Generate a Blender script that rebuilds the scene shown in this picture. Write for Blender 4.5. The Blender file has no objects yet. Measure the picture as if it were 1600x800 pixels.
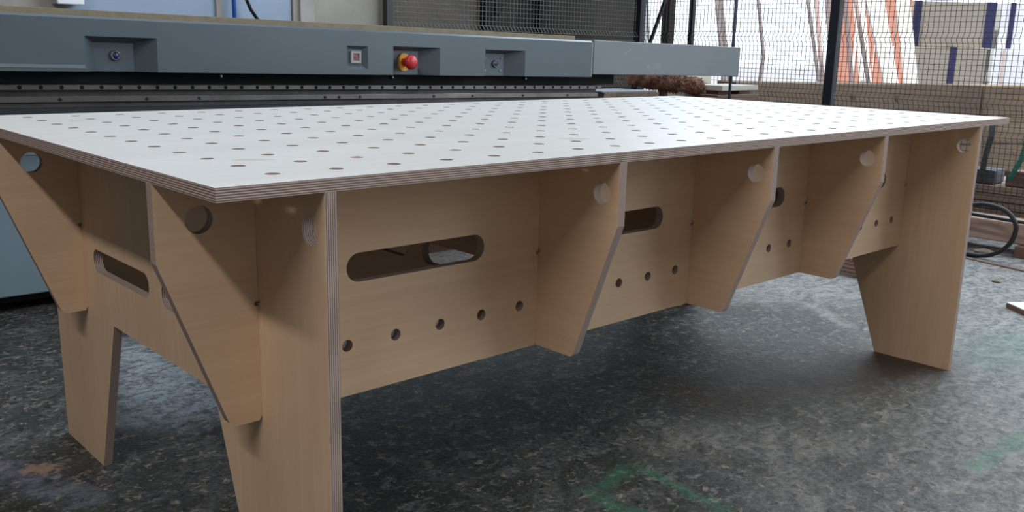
import bpy, bmesh, math, random
from mathutils import Vector, Matrix
from mathutils.geometry import delaunay_2d_cdt

random.seed(7)
scene = bpy.context.scene
C = scene.collection

# ------------------------------------------------------------------ camera
cam_data = bpy.data.cameras.new('camera')
cam_data.sensor_fit = 'HORIZONTAL'
cam_data.sensor_width = 36.0
cam_data.lens = 36.0 * 1437.9 / 1600.0
cam_data.clip_start = 0.05
cam_data.clip_end = 200
cam = bpy.data.objects.new('camera', cam_data)
C.objects.link(cam)
RX = Vector((0.73568, -0.67696, 0.02237))
RD = Vector((-0.13318, -0.17695, -0.97517))
RF = Vector((0.66411, 0.71443, -0.22034))
m3 = Matrix((RX, -RD, -RF)).transposed()
cam.matrix_world = Matrix.Translation((-0.4655, -1.0085, 0.899)) @ m3.to_4x4()
scene.camera = cam

# ------------------------------------------------------------------ world, lamps, exposure
world = bpy.data.worlds.new('overcast_sky')
scene.world = world
world.use_nodes = True
bgn = world.node_tree.nodes['Background']
bgn.inputs['Color'].default_value = (0.82, 0.91, 1.0, 1)
bgn.inputs['Strength'].default_value = 1.7


def area(name, loc, target, sx, sy, power, col):
    d = bpy.data.lights.new(name, 'AREA')
    d.shape = 'RECTANGLE'
    d.size, d.size_y = sx, sy
    d.energy = power
    d.color = col
    o = bpy.data.objects.new(name, d)
    C.objects.link(o)
    o.location = loc
    z = (Vector(loc) - Vector(target)).normalized()
    y = Vector((0, 1, 0))
    x = y.cross(z).normalized()
    y = z.cross(x)
    o.matrix_world = Matrix.Translation(loc) @ Matrix((x, y, z)).transposed().to_4x4()
    return o


# daylight of the open bay on the right (above the frame), and the sun on the yard beyond the roof
area('bay_daylight', (5.25, -0.8, 3.1), (0.0, -0.3, 0.6), 2.4, 9.0, 320, (0.76, 0.89, 1.0))
sd = bpy.data.lights.new('sun', 'SUN')
sd.energy = 7.0
sd.angle = 0.01
sd.color = (1.0, 0.97, 0.93)
area('front_fill', (-1.0, -6.4, 2.2), (0.8, 0.0, 0.5), 6.0, 3.0, 48, (0.97, 0.97, 1.0))  # added fill behind the camera to lift front shadows, no opening there
so = bpy.data.objects.new('sun', sd)
C.objects.link(so)
so.rotation_euler = (math.radians(-3), math.radians(-15), 0)
area('strip_lamp', (-2.3, -1.3, 4.0), (0.1, 0.2, 0.6), 0.2, 2.6, 104, (0.97, 0.98, 1.0))
area('roof_window', (1.6, 1.6, 4.5), (1.5, 1.0, 0.0), 2.5, 2.5, 78, (0.76, 0.87, 1.0))

vs = scene.view_settings
vs.view_transform = 'Standard'
vs.look = 'None'
vs.gamma = 1.0
vs.use_curve_mapping = False
vs.exposure = 0.0
scene.cycles.max_bounces = 8
scene.cycles.sample_clamp_indirect = 6.0


# ------------------------------------------------------------------ material helpers
class NT:
    def __init__(self, name):
        self.m = bpy.data.materials.new(name)
        self.m.use_nodes = True
        self.t = self.m.node_tree
        self.b = self.t.nodes['Principled BSDF']

    def n(self, typ, **kw):
        nd = self.t.nodes.new(typ)
        for k, v in kw.items():
            setattr(nd, k, v)
        return nd

    def l(self, a, b):
        self.t.links.new(a, b)

    def set(self, sock, v):
        if isinstance(v, (int, float)):
            sock.default_value = v
        elif isinstance(v, tuple):
            sock.default_value = v
        else:
            self.l(v, sock)

    def math(self, op, a, b=None, c=None, clamp=False):
        nd = self.n('ShaderNodeMath', operation=op, use_clamp=clamp)
        self.set(nd.inputs[0], a)
        if b is not None:
            self.set(nd.inputs[1], b)
        if c is not None:
            self.set(nd.inputs[2], c)
        return nd.outputs[0]

    def coord(self, kind='Object', scale=(1, 1, 1), rot=(0, 0, 0), loc=(0, 0, 0)):
        tc = self.n('ShaderNodeTexCoord')
        mp = self.n('ShaderNodeMapping')
        mp.inputs['Scale'].default_value = scale
        mp.inputs['Rotation'].default_value = rot
        mp.inputs['Location'].default_value = loc
        self.l(tc.outputs[kind], mp.inputs['Vector'])
        return mp.outputs[0]

    def noise(self, vec, scale=5, detail=4, rough=0.55, dist=0.0):
        nd = self.n('ShaderNodeTexNoise')
        nd.inputs['Scale'].default_value = scale
        nd.inputs['Detail'].default_value = detail
        nd.inputs['Roughness'].default_value = rough
        nd.inputs['Distortion'].default_value = dist
        self.l(vec, nd.inputs['Vector'])
        return nd.outputs[0]

    def ramp(self, fac, stops, interp='LINEAR'):
        nd = self.n('ShaderNodeValToRGB')
        cr = nd.color_ramp
        cr.interpolation = interp
        while len(cr.elements) < len(stops):
            cr.elements.new(0.5)
        for e, (p, c) in zip(cr.elements, stops):
            e.position = p
            e.color = (*c, 1) if len(c) == 3 else c
        self.l(fac, nd.inputs[0])
        return nd.outputs[0]

    def mix(self, fac, a, b, mode='MIX'):
        nd = self.n('ShaderNodeMix', data_type='RGBA', blend_type=mode)
        self.set(nd.inputs[0], fac)
        for s, v in ((nd.inputs[6], a), (nd.inputs[7], b)):
            if isinstance(v, tuple):
                s.default_value = (*v, 1) if len(v) == 3 else v
            else:
                self.l(v, s)
        return nd.outputs[2]

    def bump(self, h, strength=0.2, dist=0.01):
        nd = self.n('ShaderNodeBump')
        nd.inputs['Strength'].default_value = strength
        nd.inputs['Distance'].default_value = dist
        self.l(h, nd.inputs['Height'])
        self.l(nd.outputs[0], self.b.inputs['Normal'])

    def out(self, col=None, rough=None, metal=None, spec=None):
        if col is not None:
            if isinstance(col, tuple):
                self.b.inputs['Base Color'].default_value = (*col, 1)
            else:
                self.l(col, self.b.inputs['Base Color'])
        if rough is not None:
            self.set(self.b.inputs['Roughness'], rough)
        if metal is not None:
            self.b.inputs['Metallic'].default_value = metal
        if spec is not None:
            self.b.inputs['Specular IOR Level'].default_value = spec
        return self.m


def lerp3(c, k):
    return tuple(max(0.0, min(1.0, v * k)) for v in c)


def plain(name, col, rough=0.5, metal=0.0, var=0.15, scale=6.0, spec=0.5, bump=0.0):
    t = NT(name)
    v = t.coord()
    f = t.noise(v, scale, 5, 0.6)
    c = t.ramp(f, [(0.3, lerp3(col, 1 - var)), (0.7, lerp3(col, 1 + var))])
    t.out(c, rough, metal, spec)
    if bump:
        t.bump(t.noise(v, scale * 12, 4, 0.6), bump, 0.004)
    return t.m


def wood(name, dark, light, axis='x', rough=0.65, fine=30.0, coarse=2.0):
    """streaked timber, grain along one axis of the object"""
    t = NT(name)
    s = {'x': (0.6, fine, fine), 'y': (fine, 0.6, fine), 'z': (fine, fine, 0.6)}[axis]
    s2 = tuple(1.2 if q < 1 else 7.0 for q in s)
    f1 = t.noise(t.coord('Object', s), 1.0, 5, 0.6)
    f2 = t.noise(t.coord('Object', s2), coarse, 3, 0.5)
    f = t.math('ADD', t.math('MULTIPLY', f1, 0.6), t.math('MULTIPLY', f2, 0.4))
    c = t.ramp(f, [(0.32, dark), (0.66, light)])
    t.out(c, rough, 0.0, 0.3)
    t.bump(f1, 0.15, 0.003)
    return t.m


def ply_face(name, dark, light, rough=0.55, spec=0.4):
    """birch veneer: UV in metres, grain along u"""
    t = NT(name)
    oi = t.n('ShaderNodeObjectInfo')
    off = t.n('ShaderNodeCombineXYZ')
    t.l(t.math('MULTIPLY', oi.outputs['Random'], 9.0), off.inputs[0])
    t.l(t.math('MULTIPLY', oi.outputs['Random'], 5.0), off.inputs[1])

    def uv(scale):
        tc = t.n('ShaderNodeTexCoord')
        ad = t.n('ShaderNodeVectorMath', operation='ADD')
        t.l(tc.outputs['UV'], ad.inputs[0])
        t.l(off.outputs[0], ad.inputs[1])
        mp = t.n('ShaderNodeMapping')
        mp.inputs['Scale'].default_value = scale
        t.l(ad.outputs[0], mp.inputs['Vector'])
        return mp.outputs[0]
    fine = t.noise(uv((2.2, 90, 1)), 1.0, 6, 0.65)
    broad = t.noise(uv((1.1, 6, 1)), 1.0, 3, 0.5, 0.8)
    flame = t.noise(uv((2.6, 16, 1)), 1.0, 4, 0.6, 1.6)
    f = t.math('ADD', t.math('ADD', t.math('MULTIPLY', fine, 0.30), t.math('MULTIPLY', broad, 0.38)), t.math('MULTIPLY', flame, 0.32))
    c = t.ramp(f, [(0.36, dark), (0.52, tuple((a + b) / 2 for a, b in zip(dark, light))), (0.64, light)])
    t.out(c, rough, 0.0, spec)
    t.bump(fine, 0.04, 0.002)
    return t.m


def ply_edge(name, t_mm, layers=13):
    """cut edge of plywood: UV v across the thickness in metres, u along the cut"""
    t = NT(name)
    tc = t.n('ShaderNodeTexCoord')
    sp = t.n('ShaderNodeSeparateXYZ')
    t.l(tc.outputs['UV'], sp.inputs[0])
    vv = t.math('MULTIPLY', sp.outputs[1], layers / t_mm)
    wob = t.noise(t.coord('UV', (40, 300, 1)), 1.0, 2, 0.5)
    vv = t.math('ADD', vv, t.math('MULTIPLY', t.math('SUBTRACT', wob, 0.5), 0.5))
    odd = t.math('PINGPONG', vv, 1.0)
    band = t.math('SMOOTH_MIN', t.math('MULTIPLY', odd, 1.15), 1.0, 0.2)
    strk = t.noise(t.coord('UV', (120, 1400, 1)), 1.0, 4, 0.7)
    voids = t.noise(t.coord('UV', (30, 500, 1)), 1.0, 3, 0.6)
    c = t.ramp(band, [(0.08, (0.68, 0.56, 0.47)), (0.35, (0.36, 0.255, 0.215)), (0.8, (0.13, 0.075, 0.062))])
    c = t.mix(t.math('MULTIPLY', strk, 0.35), c, (0.42, 0.32, 0.27))
    c = t.mix(t.ramp(voids, [(0.70, (0, 0, 0)), (0.76, (1, 1, 1))]), c, (0.05, 0.03, 0.025))
    t.out(c, 0.75, 0.0, 0.25)
    return t.m


# ------------------------------------------------------------------ materials
M = {}
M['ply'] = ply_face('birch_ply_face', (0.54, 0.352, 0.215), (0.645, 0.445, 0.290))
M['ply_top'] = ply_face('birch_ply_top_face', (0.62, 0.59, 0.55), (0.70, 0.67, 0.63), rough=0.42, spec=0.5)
M['ply_edge'] = ply_edge('birch_ply_edge', 0.0176, 11)
M['patch'] = plain('ply_patch', (0.54, 0.51, 0.465), 0.5, var=0.06)
M['grey_paint'] = plain('grey_machine_paint', (0.080, 0.102, 0.118), 0.36, var=0.05, scale=3, bump=0.03)
M['grey_paint_light'] = plain('light_grey_machine_paint', (0.17, 0.185, 0.19), 0.5, var=0.05, scale=3)
M['smudge'] = plain('pale_smudge', (0.20, 0.225, 0.235), 0.6, var=0.1, scale=40)
M['recess'] = plain('grey_recess_plate', (0.115, 0.13, 0.14), 0.5, var=0.06)
M['body_paint'] = plain('blue_grey_body_paint', (0.20, 0.27, 0.31), 0.5, var=0.04, scale=2)
M['black'] = plain('black_steel', (0.010, 0.011, 0.011), 0.7, var=0.2, spec=0.2)
M['dark'] = plain('dark_bed_paint', (0.022, 0.024, 0.026), 0.55, var=0.2)
M['rail'] = plain('ground_steel_rail', (0.20, 0.175, 0.16), 0.4, metal=0.7, var=0.2, scale=9)
M['bed'] = plain('bare_steel_bed', (0.085, 0.08, 0.078), 0.5, metal=0.5, var=0.35, scale=5)
M['screw'] = plain('dull_screw_steel', (0.05, 0.048, 0.048), 0.4, metal=0.8)
M['red'] = plain('red_plastic', (0.55, 0.025, 0.03), 0.35, var=0.05)
M['yellow'] = plain('yellow_plastic', (0.75, 0.33, 0.015), 0.4, var=0.05)
M['blue_btn'] = plain('blue_button_plastic', (0.012, 0.02, 0.10), 0.3, var=0.1)
M['bezel'] = plain('grey_bezel', (0.16, 0.17, 0.18), 0.35, metal=0.5)
M['white_frame'] = plain('grey_white_plastic', (0.34, 0.35, 0.345), 0.4, var=0.05)
M['pinkscreen'] = plain('pink_meter_face', (0.26, 0.075, 0.085), 0.3, var=0.9, scale=160)
M['mdf'] = plain('mdf_edge', (0.24, 0.195, 0.125), 0.8, var=0.15, scale=25)
M['steel_blue'] = plain('blue_grey_post_paint', (0.055, 0.065, 0.095), 0.45, var=0.1)
M['wire'] = plain('dark_fence_wire', (0.05, 0.045, 0.042), 0.5, metal=0.3, var=0.15)
M['wire_grey'] = plain('grey_fence_wire', (0.13, 0.12, 0.11), 0.5, metal=0.3, var=0.15)
M['post_black'] = plain('black_fence_post_paint', (0.010, 0.011, 0.018), 0.45, var=0.2)
M['white_paint'] = plain('white_paint', (0.78, 0.80, 0.83), 0.5, var=0.04)
M['concrete'] = plain('grey_beige_concrete_panel', (0.33, 0.305, 0.265), 0.85, var=0.16, scale=2.2, bump=0.05)
M['concrete_pale'] = plain('pale_stained_concrete', (0.36, 0.335, 0.31), 0.85, var=0.22, scale=3.0, bump=0.05)
M['blue_wall'] = plain('pale_blue_wall_paint', (0.30, 0.37, 0.48), 0.7, var=0.07, scale=2.5)
M['blue_pipe'] = plain('blue_air_pipe', (0.02, 0.10, 0.42), 0.4, var=0.1)
M['taupe'] = plain('taupe_wall_board', (0.12, 0.10, 0.085), 0.85, var=0.2, scale=2.5)
M['darkwall'] = plain('dark_shed_wall', (0.011, 0.010, 0.009), 0.9, var=0.35, scale=2.5)
M['brownwall'] = plain('brown_shed_wall', (0.022, 0.017, 0.012), 0.9, var=0.35, scale=2.5)
M['shed'] = plain('grey_shed_cladding', (0.32, 0.31, 0.30), 0.8, var=0.1, scale=1)
M['old_timber'] = wood('old_beige_timber', (0.13, 0.088, 0.058), (0.25, 0.18, 0.122), 'x')
M['grey_timber'] = wood('weathered_timber', (0.17, 0.115, 0.085), (0.36, 0.265, 0.20), 'y', fine=40)
M['red_timber'] = wood('red_brown_timber', (0.12, 0.066, 0.048), (0.25, 0.145, 0.11), 'y')
M['pink_board'] = wood('pinkish_sawn_board', (0.30, 0.19, 0.145), (0.47, 0.33, 0.265), 'y')
M['pale_board'] = wood('pale_board', (0.55, 0.50, 0.44), (0.74, 0.70, 0.64), 'x', fine=20)
M['brown_pole'] = wood('brown_pole', (0.42, 0.32, 0.29), (0.62, 0.50, 0.46), 'z')
M['pink_plank'] = wood('pale_pink_plank', (0.52, 0.36, 0.33), (0.72, 0.55, 0.52), 'z')
M['orange'] = wood('orange_red_board', (0.62, 0.23, 0.15), (0.80, 0.42, 0.32), 'z')
M['white_plank'] = wood('white_sawn_plank', (0.80, 0.78, 0.74), (0.90, 0.88, 0.85), 'z')
M['bark'] = plain('red_brown_bark', (0.17, 0.075, 0.045), 0.95, var=0.75, scale=26, bump=0.8)
M['sheet'] = plain('grey_sheet', (0.36, 0.39, 0.43), 0.5, var=0.06)
M['cream'] = plain('cream_box_card', (0.60, 0.55, 0.45), 0.7, var=0.05)
M['pack_beige'] = plain('beige_panel_wrap', (0.33, 0.295, 0.25), 0.8, var=0.04, scale=2)
M['blue_strap'] = plain('dark_blue_strap', (0.014, 0.014, 0.085), 0.5, var=0.1)
M['green_strap'] = plain('green_strap_webbing', (0.015, 0.16, 0.125), 0.6, var=0.15)
M['dark_strap'] = plain('dark_green_strap_webbing', (0.02, 0.028, 0.022), 0.6, var=0.15)
M['blue_dark_obj'] = plain('dark_blue_grey_channel', (0.06, 0.065, 0.085), 0.5, var=0.2)
M['rubber'] = plain('black_rubber_hose', (0.012, 0.014, 0.016), 0.45, var=0.2)
M['stone'] = plain('brown_stone', (0.20, 0.145, 0.11), 0.9, var=0.3, scale=20)


def floor_material():
    t = NT('worn_dark_concrete')
    P = t.coord('Object')
    big = t.noise(P, 1.3, 4, 0.6, 0.6)
    big2 = t.noise(t.coord('Object', (1, 1, 1), (0, 0, 0), (5, 3, 0)), 2.6, 5, 0.65, 0.5)
    mid = t.noise(P, 7.0, 9, 0.72, 0.6)
    stre = t.noise(t.coord('Object', (1.0, 2.0, 1), (0, 0, math.radians(45))), 11.0, 9, 0.74, 0.8)
    fine = t.noise(P, 85, 4, 0.7)
    grit = t.noise(P, 30, 8, 0.72, 0.4)
    pits = t.noise(t.coord('Object', (1, 1, 1), (0, 0, 0), (2, 7, 0)), 48, 5, 0.65, 0.6)
    base = t.ramp(big, [(0.32, (0.034, 0.031, 0.020)), (0.50, (0.045, 0.043, 0.035)), (0.66, (0.066, 0.070, 0.078))])
    c = t.mix(t.ramp(mid, [(0.47, (0, 0, 0)), (0.56, (0.9, 0.9, 0.9))]), base, (0.105, 0.101, 0.094))
    c = t.mix(t.ramp(big2, [(0.52, (0, 0, 0)), (0.66, (0.75, 0.75, 0.75))]), c, (0.020, 0.021, 0.015))
    c = t.mix(t.ramp(stre, [(0.535, (0, 0, 0)), (0.60, (1, 1, 1))]), c, (0.20, 0.195, 0.185))
    c = t.mix(t.ramp(grit, [(0.565, (0, 0, 0)), (0.60, (1, 1, 1))]), c, (0.33, 0.27, 0.215))
    c = t.mix(t.ramp(pits, [(0.38, (1, 1, 1)), (0.46, (0, 0, 0))]), c, (0.014, 0.015, 0.015))
    c = t.mix(t.ramp(fine, [(0.38, (0.6, 0.6, 0.6)), (0.58, (0, 0, 0))]), c, (0.016, 0.017, 0.016))
    c = t.mix(t.ramp(t.noise(P, 130, 3, 0.7), [(0.56, (0, 0, 0)), (0.70, (0.55, 0.55, 0.55))]), c, (0.22, 0.215, 0.205))

    sp = t.n('ShaderNodeSeparateXYZ')
    t.l(P, sp.inputs[0])
    x, y = sp.outputs[0], sp.outputs[1]
    wn = t.math('MULTIPLY', t.math('SUBTRACT', t.noise(P, 22, 5, 0.7), 0.5), 0.10)

    def seg(ax, ay, bx, by, w, soft):
        dx, dy = bx - ax, by - ay
        L2 = dx * dx + dy * dy
        px, py = t.math('SUBTRACT', x, ax), t.math('SUBTRACT', y, ay)
        h = t.math('DIVIDE', t.math('ADD', t.math('MULTIPLY', px, dx), t.math('MULTIPLY', py, dy)), L2, clamp=True)
        ex = t.math('SUBTRACT', px, t.math('MULTIPLY', h, dx))
        ey = t.math('SUBTRACT', py, t.math('MULTIPLY', h, dy))
        d = t.math('SQRT', t.math('ADD', t.math('MULTIPLY', ex, ex), t.math('MULTIPLY', ey, ey)))
        d = t.math('ADD', d, wn)
        return t.math('SUBTRACT', 1.0, t.math('DIVIDE', t.math('SUBTRACT', d, w), soft), clamp=True)

    # sawdust and pale dust where the floor is walked and swept
    def dust(seglist, col, amt, c):
        acc = None
        for s in seglist:
            k = seg(*s)
            acc = k if acc is None else t.math('MAXIMUM', acc, k)
        g = t.ramp(t.math('ADD', t.math('MULTIPLY', stre, 0.45), t.math('MULTIPLY', t.noise(P, 46, 7, 0.75, 0.3), 0.55)), [(0.43, (0.10, 0.10, 0.10)), (0.55, (1, 1, 1))])
        return t.mix(t.math('MULTIPLY', t.math('MULTIPLY', acc, amt), g), c, col)
    c = dust([(0.50, 1.60, 0.42, 1.16, 0.05, 0.16), (0.75, 1.75, 0.62, 1.30, 0.03, 0.14)], (0.42, 0.46, 0.49), 0.95, c)
    c = dust([(-0.06, 1.12, 0.06, 0.80, 0.012, 0.05)], (0.20, 0.22, 0.30), 0.6, c)
    c = dust([(2.80, 1.00, 2.43, 0.42, 0.005, 0.04), (2.75, 0.75, 2.5, 0.95, 0.05, 0.2)], (0.36, 0.34, 0.31), 0.7, c)
    c = dust([(3.2, 1.2, 3.6, 0.1, 0.30, 0.7), (2.9, -0.2, 2.3, -0.8, 0.2, 0.7), (4.0, 0.5, 3.9, -1.2, 0.5, 0.6)], (0.36, 0.35, 0.335), 0.85, c)
    c = dust([(1.75, 2.08, 2.5, 2.1, 0.06, 0.15)], (0.24, 0.18, 0.15), 0.7, c)
    c = dust([(1.20, 0.20, 1.50, -0.02, 0.02, 0.16), (1.75, -0.25, 1.45, -0.55, 0.10, 0.45), (1.35, -0.02, 1.15, -0.15, 0.02, 0.12)], (0.30, 0.275, 0.24), 0.6, c)
    # green paint lines
    gr = [(0.865, 0.16, 1.03, 0.185, 0.010, 0.022), (0.865, 0.16, 0.86, 0.02, 0.010, 0.022), (1.03, 0.185, 1.02, -0.05, 0.006, 0.022),
          (1.62, -0.31, 1.98, -0.335, 0.010, 0.022)]
    acc = None
    for s in gr:
        k = seg(*s)
        acc = k if acc is None else t.math('MAXIMUM', acc, k)
    c = t.mix(t.math('MULTIPLY', acc, t.ramp(grit, [(0.38, (0.12, 0.12, 0.12)), (0.62, (0.75, 0.75, 0.75))])), c, (0.045, 0.20, 0.105))
    k = seg(2.45, -0.05, 2.75, -0.02, 0.04, 0.14)
    c = t.mix(t.math('MULTIPLY', k, 0.35), c, (0.05, 0.16, 0.12))
    # bare peach spots
    k = t.math('MAXIMUM', seg(0.025, 1.005, 0.045, 0.985, 0.018, 0.012), seg(0.40, 0.62, 0.43, 0.60, 0.010, 0.02))
    c = t.mix(t.math('MULTIPLY', k, 0.9), c, (0.36, 0.24, 0.165))
    # rust-brown stain with the far leg's cast shadow painted in, sawdust streak at right edge
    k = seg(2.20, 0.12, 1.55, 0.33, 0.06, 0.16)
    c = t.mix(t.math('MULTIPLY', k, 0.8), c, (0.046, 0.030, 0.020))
    k = seg(3.62, 0.22, 3.75, 0.12, 0.008, 0.04)
    c = t.mix(t.math('MULTIPLY', k, 0.7), c, (0.25, 0.155, 0.10))
    rgh = t.ramp(mid, [(0.3, (0.40, 0.40, 0.40)), (0.7, (0.62, 0.62, 0.62))])
    t.out(c, rgh, 0.0, 0.5)
    hh = t.math('ADD', t.math('MULTIPLY', grit, 0.7), t.math('MULTIPLY', fine, 0.3))
    t.bump(hh, 0.75, 0.014)
    return t.m


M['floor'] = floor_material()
M['yard'] = plain('pale_concrete_yard', (0.24, 0.24, 0.265), 0.9, var=0.12, scale=1.5)


# ------------------------------------------------------------------ object helpers
def obj(name, bm, mat, parent=None, smooth=False):
    me = bpy.data.meshes.new(name)
    bm.normal_update()
    bm.to_mesh(me)
    bm.free()
    mats = mat if isinstance(mat, (list, tuple)) else [mat]
    for q in mats:
        me.materials.append(M[q] if isinstance(q, str) else q)
    if smooth:
        for p in me.polygons:
            p.use_smooth = True
    o = bpy.data.objects.new(name, me)
    C.objects.link(o)
    if parent:
        o.parent = parent
    return o


def tag(o, label, cat, group=None):
    o['label'] = label
    o['category'] = cat
    if group:
        o['group'] = group
    return o


def thing(name, label, cat, loc=(0, 0, 0), rot=(0, 0, 0), group=None):
    o = bpy.data.objects.new(name, None)
    o.empty_display_size = 0.05
    C.objects.link(o)
    o.location = loc
    o.rotation_euler = rot
    return tag(o, label, cat, group)


def structure(o):
    o['kind'] = 'structure'
    return o


def add_box(bm, lo, hi, bevel=0.0):
    vs_ = [bm.verts.new((x, y, z)) for x in (lo[0], hi[0]) for y in (lo[1], hi[1]) for z in (lo[2], hi[2])]
    fs = []
    for q in ((0, 1, 3, 2), (4, 6, 7, 5), (0, 4, 5, 1), (2, 3, 7, 6), (0, 2, 6, 4), (1, 5, 7, 3)):
        fs.append(bm.faces.new([vs_[i] for i in q]))
    if bevel:
        es = list({e for f in fs for e in f.edges})
        bmesh.ops.bevel(bm, geom=es, offset=bevel, segments=2, affect='EDGES', profile=0.5)
    return vs_


def box(lo, hi, bevel=0.0):
    bm = bmesh.new()
    add_box(bm, lo, hi, bevel)
    return bm


def add_bar(bm, a, b, w, d=None, up=(0, 0, 1), bevel=0.0):
    """square bar from a to b, w across and d deep"""
    d = d or w
    a, b = Vector(a), Vector(b)
    z = (b - a).normalized()
    u = Vector(up)
    if abs(z.dot(u)) > 0.95:
        u = Vector((0, 1, 0))
    x = u.cross(z).normalized()
    y = z.cross(x)
    vs_ = []
    for p in (a, b):
        for sx, sy in ((-1, -1), (1, -1), (1, 1), (-1, 1)):
            vs_.append(bm.verts.new(p + x * sx * w / 2 + y * sy * d / 2))
    fs = [bm.faces.new([vs_[i] for i in q]) for q in ((3, 2, 1, 0), (4, 5, 6, 7), (0, 1, 5, 4), (1, 2, 6, 5), (2, 3, 7, 6), (3, 0, 4, 7))]
    if bevel:
        bmesh.ops.bevel(bm, geom=list({e for f in fs for e in f.edges}), offset=bevel, segments=1, affect='EDGES')


def add_tube(bm, pts, r, seg=8, cap=True, radii=None):
    pts = [Vector(p) for p in pts]
    rings = []
    n = len(pts)
    prev = None
    for i, p in enumerate(pts):
        tdir = (pts[min(i + 1, n - 1)] - pts[max(i - 1, 0)]).normalized()
        if prev is None:
            ref = Vector((0, 0, 1)) if abs(tdir.z) < 0.9 else Vector((1, 0, 0))
            u = ref.cross(tdir).normalized()
        else:
            u = (prev - tdir * prev.dot(tdir)).normalized()
        prev = u
        w = tdir.cross(u)
        rr = radii[i] if radii else r
        rings.append([bm.verts.new(p + (u * math.cos(2 * math.pi * k / seg) + w * math.sin(2 * math.pi * k / seg)) * rr) for k in range(seg)])
    for a, b in zip(rings, rings[1:]):
        for k in range(seg):
            bm.faces.new((a[k], a[(k + 1) % seg], b[(k + 1) % seg], b[k]))
    if cap:
        bm.faces.new(list(reversed(rings[0])))
        bm.faces.new(rings[-1])


def add_lathe(bm, prof, seg=20, M4=None):
    """profile (r, h) turned about z, optionally moved by M4"""
    M4 = M4 or Matrix.Identity(4)
    rings = []
    for r, h in prof:
        if r < 1e-6:
            rings.append([bm.verts.new(M4 @ Vector((0, 0, h)))])
        else:
            rings.append([bm.verts.new(M4 @ Vector((r * math.cos(2 * math.pi * k / seg), r * math.sin(2 * math.pi * k / seg), h))) for k in range(seg)])
    for a, b in zip(rings, rings[1:]):
        for k in range(seg):
            k2 = (k + 1) % seg
            if len(a) == 1 and len(b) == 1:
                continue
            if len(a) == 1:
                bm.faces.new((a[0], b[k2], b[k]))
            elif len(b) == 1:
                bm.faces.new((a[k], a[k2], b[0]))
            else:
                bm.faces.new((a[k], a[k2], b[k2], b[k]))


FACE_Y = Matrix.Rotation(math.radians(90), 4, 'X')       # lathe axis +z -> -y


def at(x, y, z, rot=None):
    return Matrix.Translation((x, y, z)) @ (rot or Matrix.Identity(4))


def circle(cx, cy, r, n=20):
    return [(cx + r * math.cos(2 * math.pi * k / n), cy + r * math.sin(2 * math.pi * k / n)) for k in range(n)]


def slot(x0, x1, y0, y1, r, n=8):
    """rounded slot outline"""
    pts = []
    for cx, cy, a0 in ((x1 - r, y1 - r, 0), (x0 + r, y1 - r, 90), (x0 + r, y0 + r, 180), (x1 - r, y0 + r, 270)):
        for k in range(n + 1):
            a = math.radians(a0 + 90 * k / n)
            pts.append((cx + r * math.cos(a), cy + r * math.sin(a)))
    out = []
    for p in pts:
        if not out or (abs(p[0] - out[-1][0]) + abs(p[1] - out[-1][1])) > 1e-6:
            out.append(p)
    return out


def round_corner(p0, p1, p2, r, n=4):
    p0, p1, p2 = Vector(p0), Vector(p1), Vector(p2)
    a, b = (p0 - p1).normalized(), (p2 - p1).normalized()
    s, e = p1 + a * r, p1 + b * r
    return [tuple((s * (1 - k / n) ** 2 + p1 * 2 * (k / n) * (1 - k / n) + e * (k / n) ** 2)) for k in range(n + 1)]


def panel_mesh(outer, holes, thick, place, grain='u'):
    """plywood panel: 2D outline with holes, extruded; slot 0 face veneer, slot 1 cut edge.
    place(u, v, w) -> xyz, w in 0..thick"""
    loops = [outer] + holes
    pts, edges, segs = [], [], []
    for lp in loops:
        o = len(pts)
        pts += [Vector(p) for p in lp]
        idx = [(o + k, o + (k + 1) % len(lp)) for k in range(len(lp))]
        segs.append(idx)
        edges += idx
    vco, _, fco, vorig, _, _ = delaunay_2d_cdt(pts, edges, [], 1, 1e-7)

    def inside(c, lp):
        r = False
        for k in range(len(lp)):
            (ax, ay), (bx, by) = lp[k], lp[k - 1]
            if (ay > c[1]) != (by > c[1]) and c[0] < (bx - ax) * (c[1] - ay) / (by - ay) + ax:
                r = not r
        return r
    keep = []
    for f in fco:
        c = (sum(vco[i][0] for i in f) / len(f), sum(vco[i][1] for i in f) / len(f))
        if inside(c, outer) and not any(inside(c, h) for h in holes):
            keep.append(f)
    fco = keep
    bm = bmesh.new()
    uvl = bm.loops.layers.uv.new('uv')

    def uvof(p):
        return (p[0], p[1]) if grain == 'u' else (p[1], p[0])
    for w, flip in ((0.0, True), (thick, False)):
        vv = [bm.verts.new(place(p[0], p[1], w)) for p in vco]
        for f in fco:
            ids = list(reversed(f)) if flip else list(f)
            fc = bm.faces.new([vv[i] for i in ids])
            fc.material_index = 0
            for lpp, i in zip(fc.loops, ids):
                lpp[uvl].uv = uvof(vco[i])
    for lp in loops:
        run = 0.0
        n = len(lp)
        for k in range(n):
            a, b = Vector(lp[k]), Vector(lp[(k + 1) % n])
            L = (b - a).length
            q = [bm.verts.new(place(*p, w)) for p, w in ((a, 0), (b, 0), (b, thick), (a, thick))]
            fc = bm.faces.new(q)
            fc.material_index = 1
            for lpp, uv in zip(fc.loops, ((run, 0), (run + L, 0), (run + L, thick), (run, thick))):
                lpp[uvl].uv = uv
            run += L
    bmesh.ops.remove_doubles(bm, verts=bm.verts, dist=1e-6)
    bmesh.ops.recalc_face_normals(bm, faces=bm.faces)
    return bm


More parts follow.
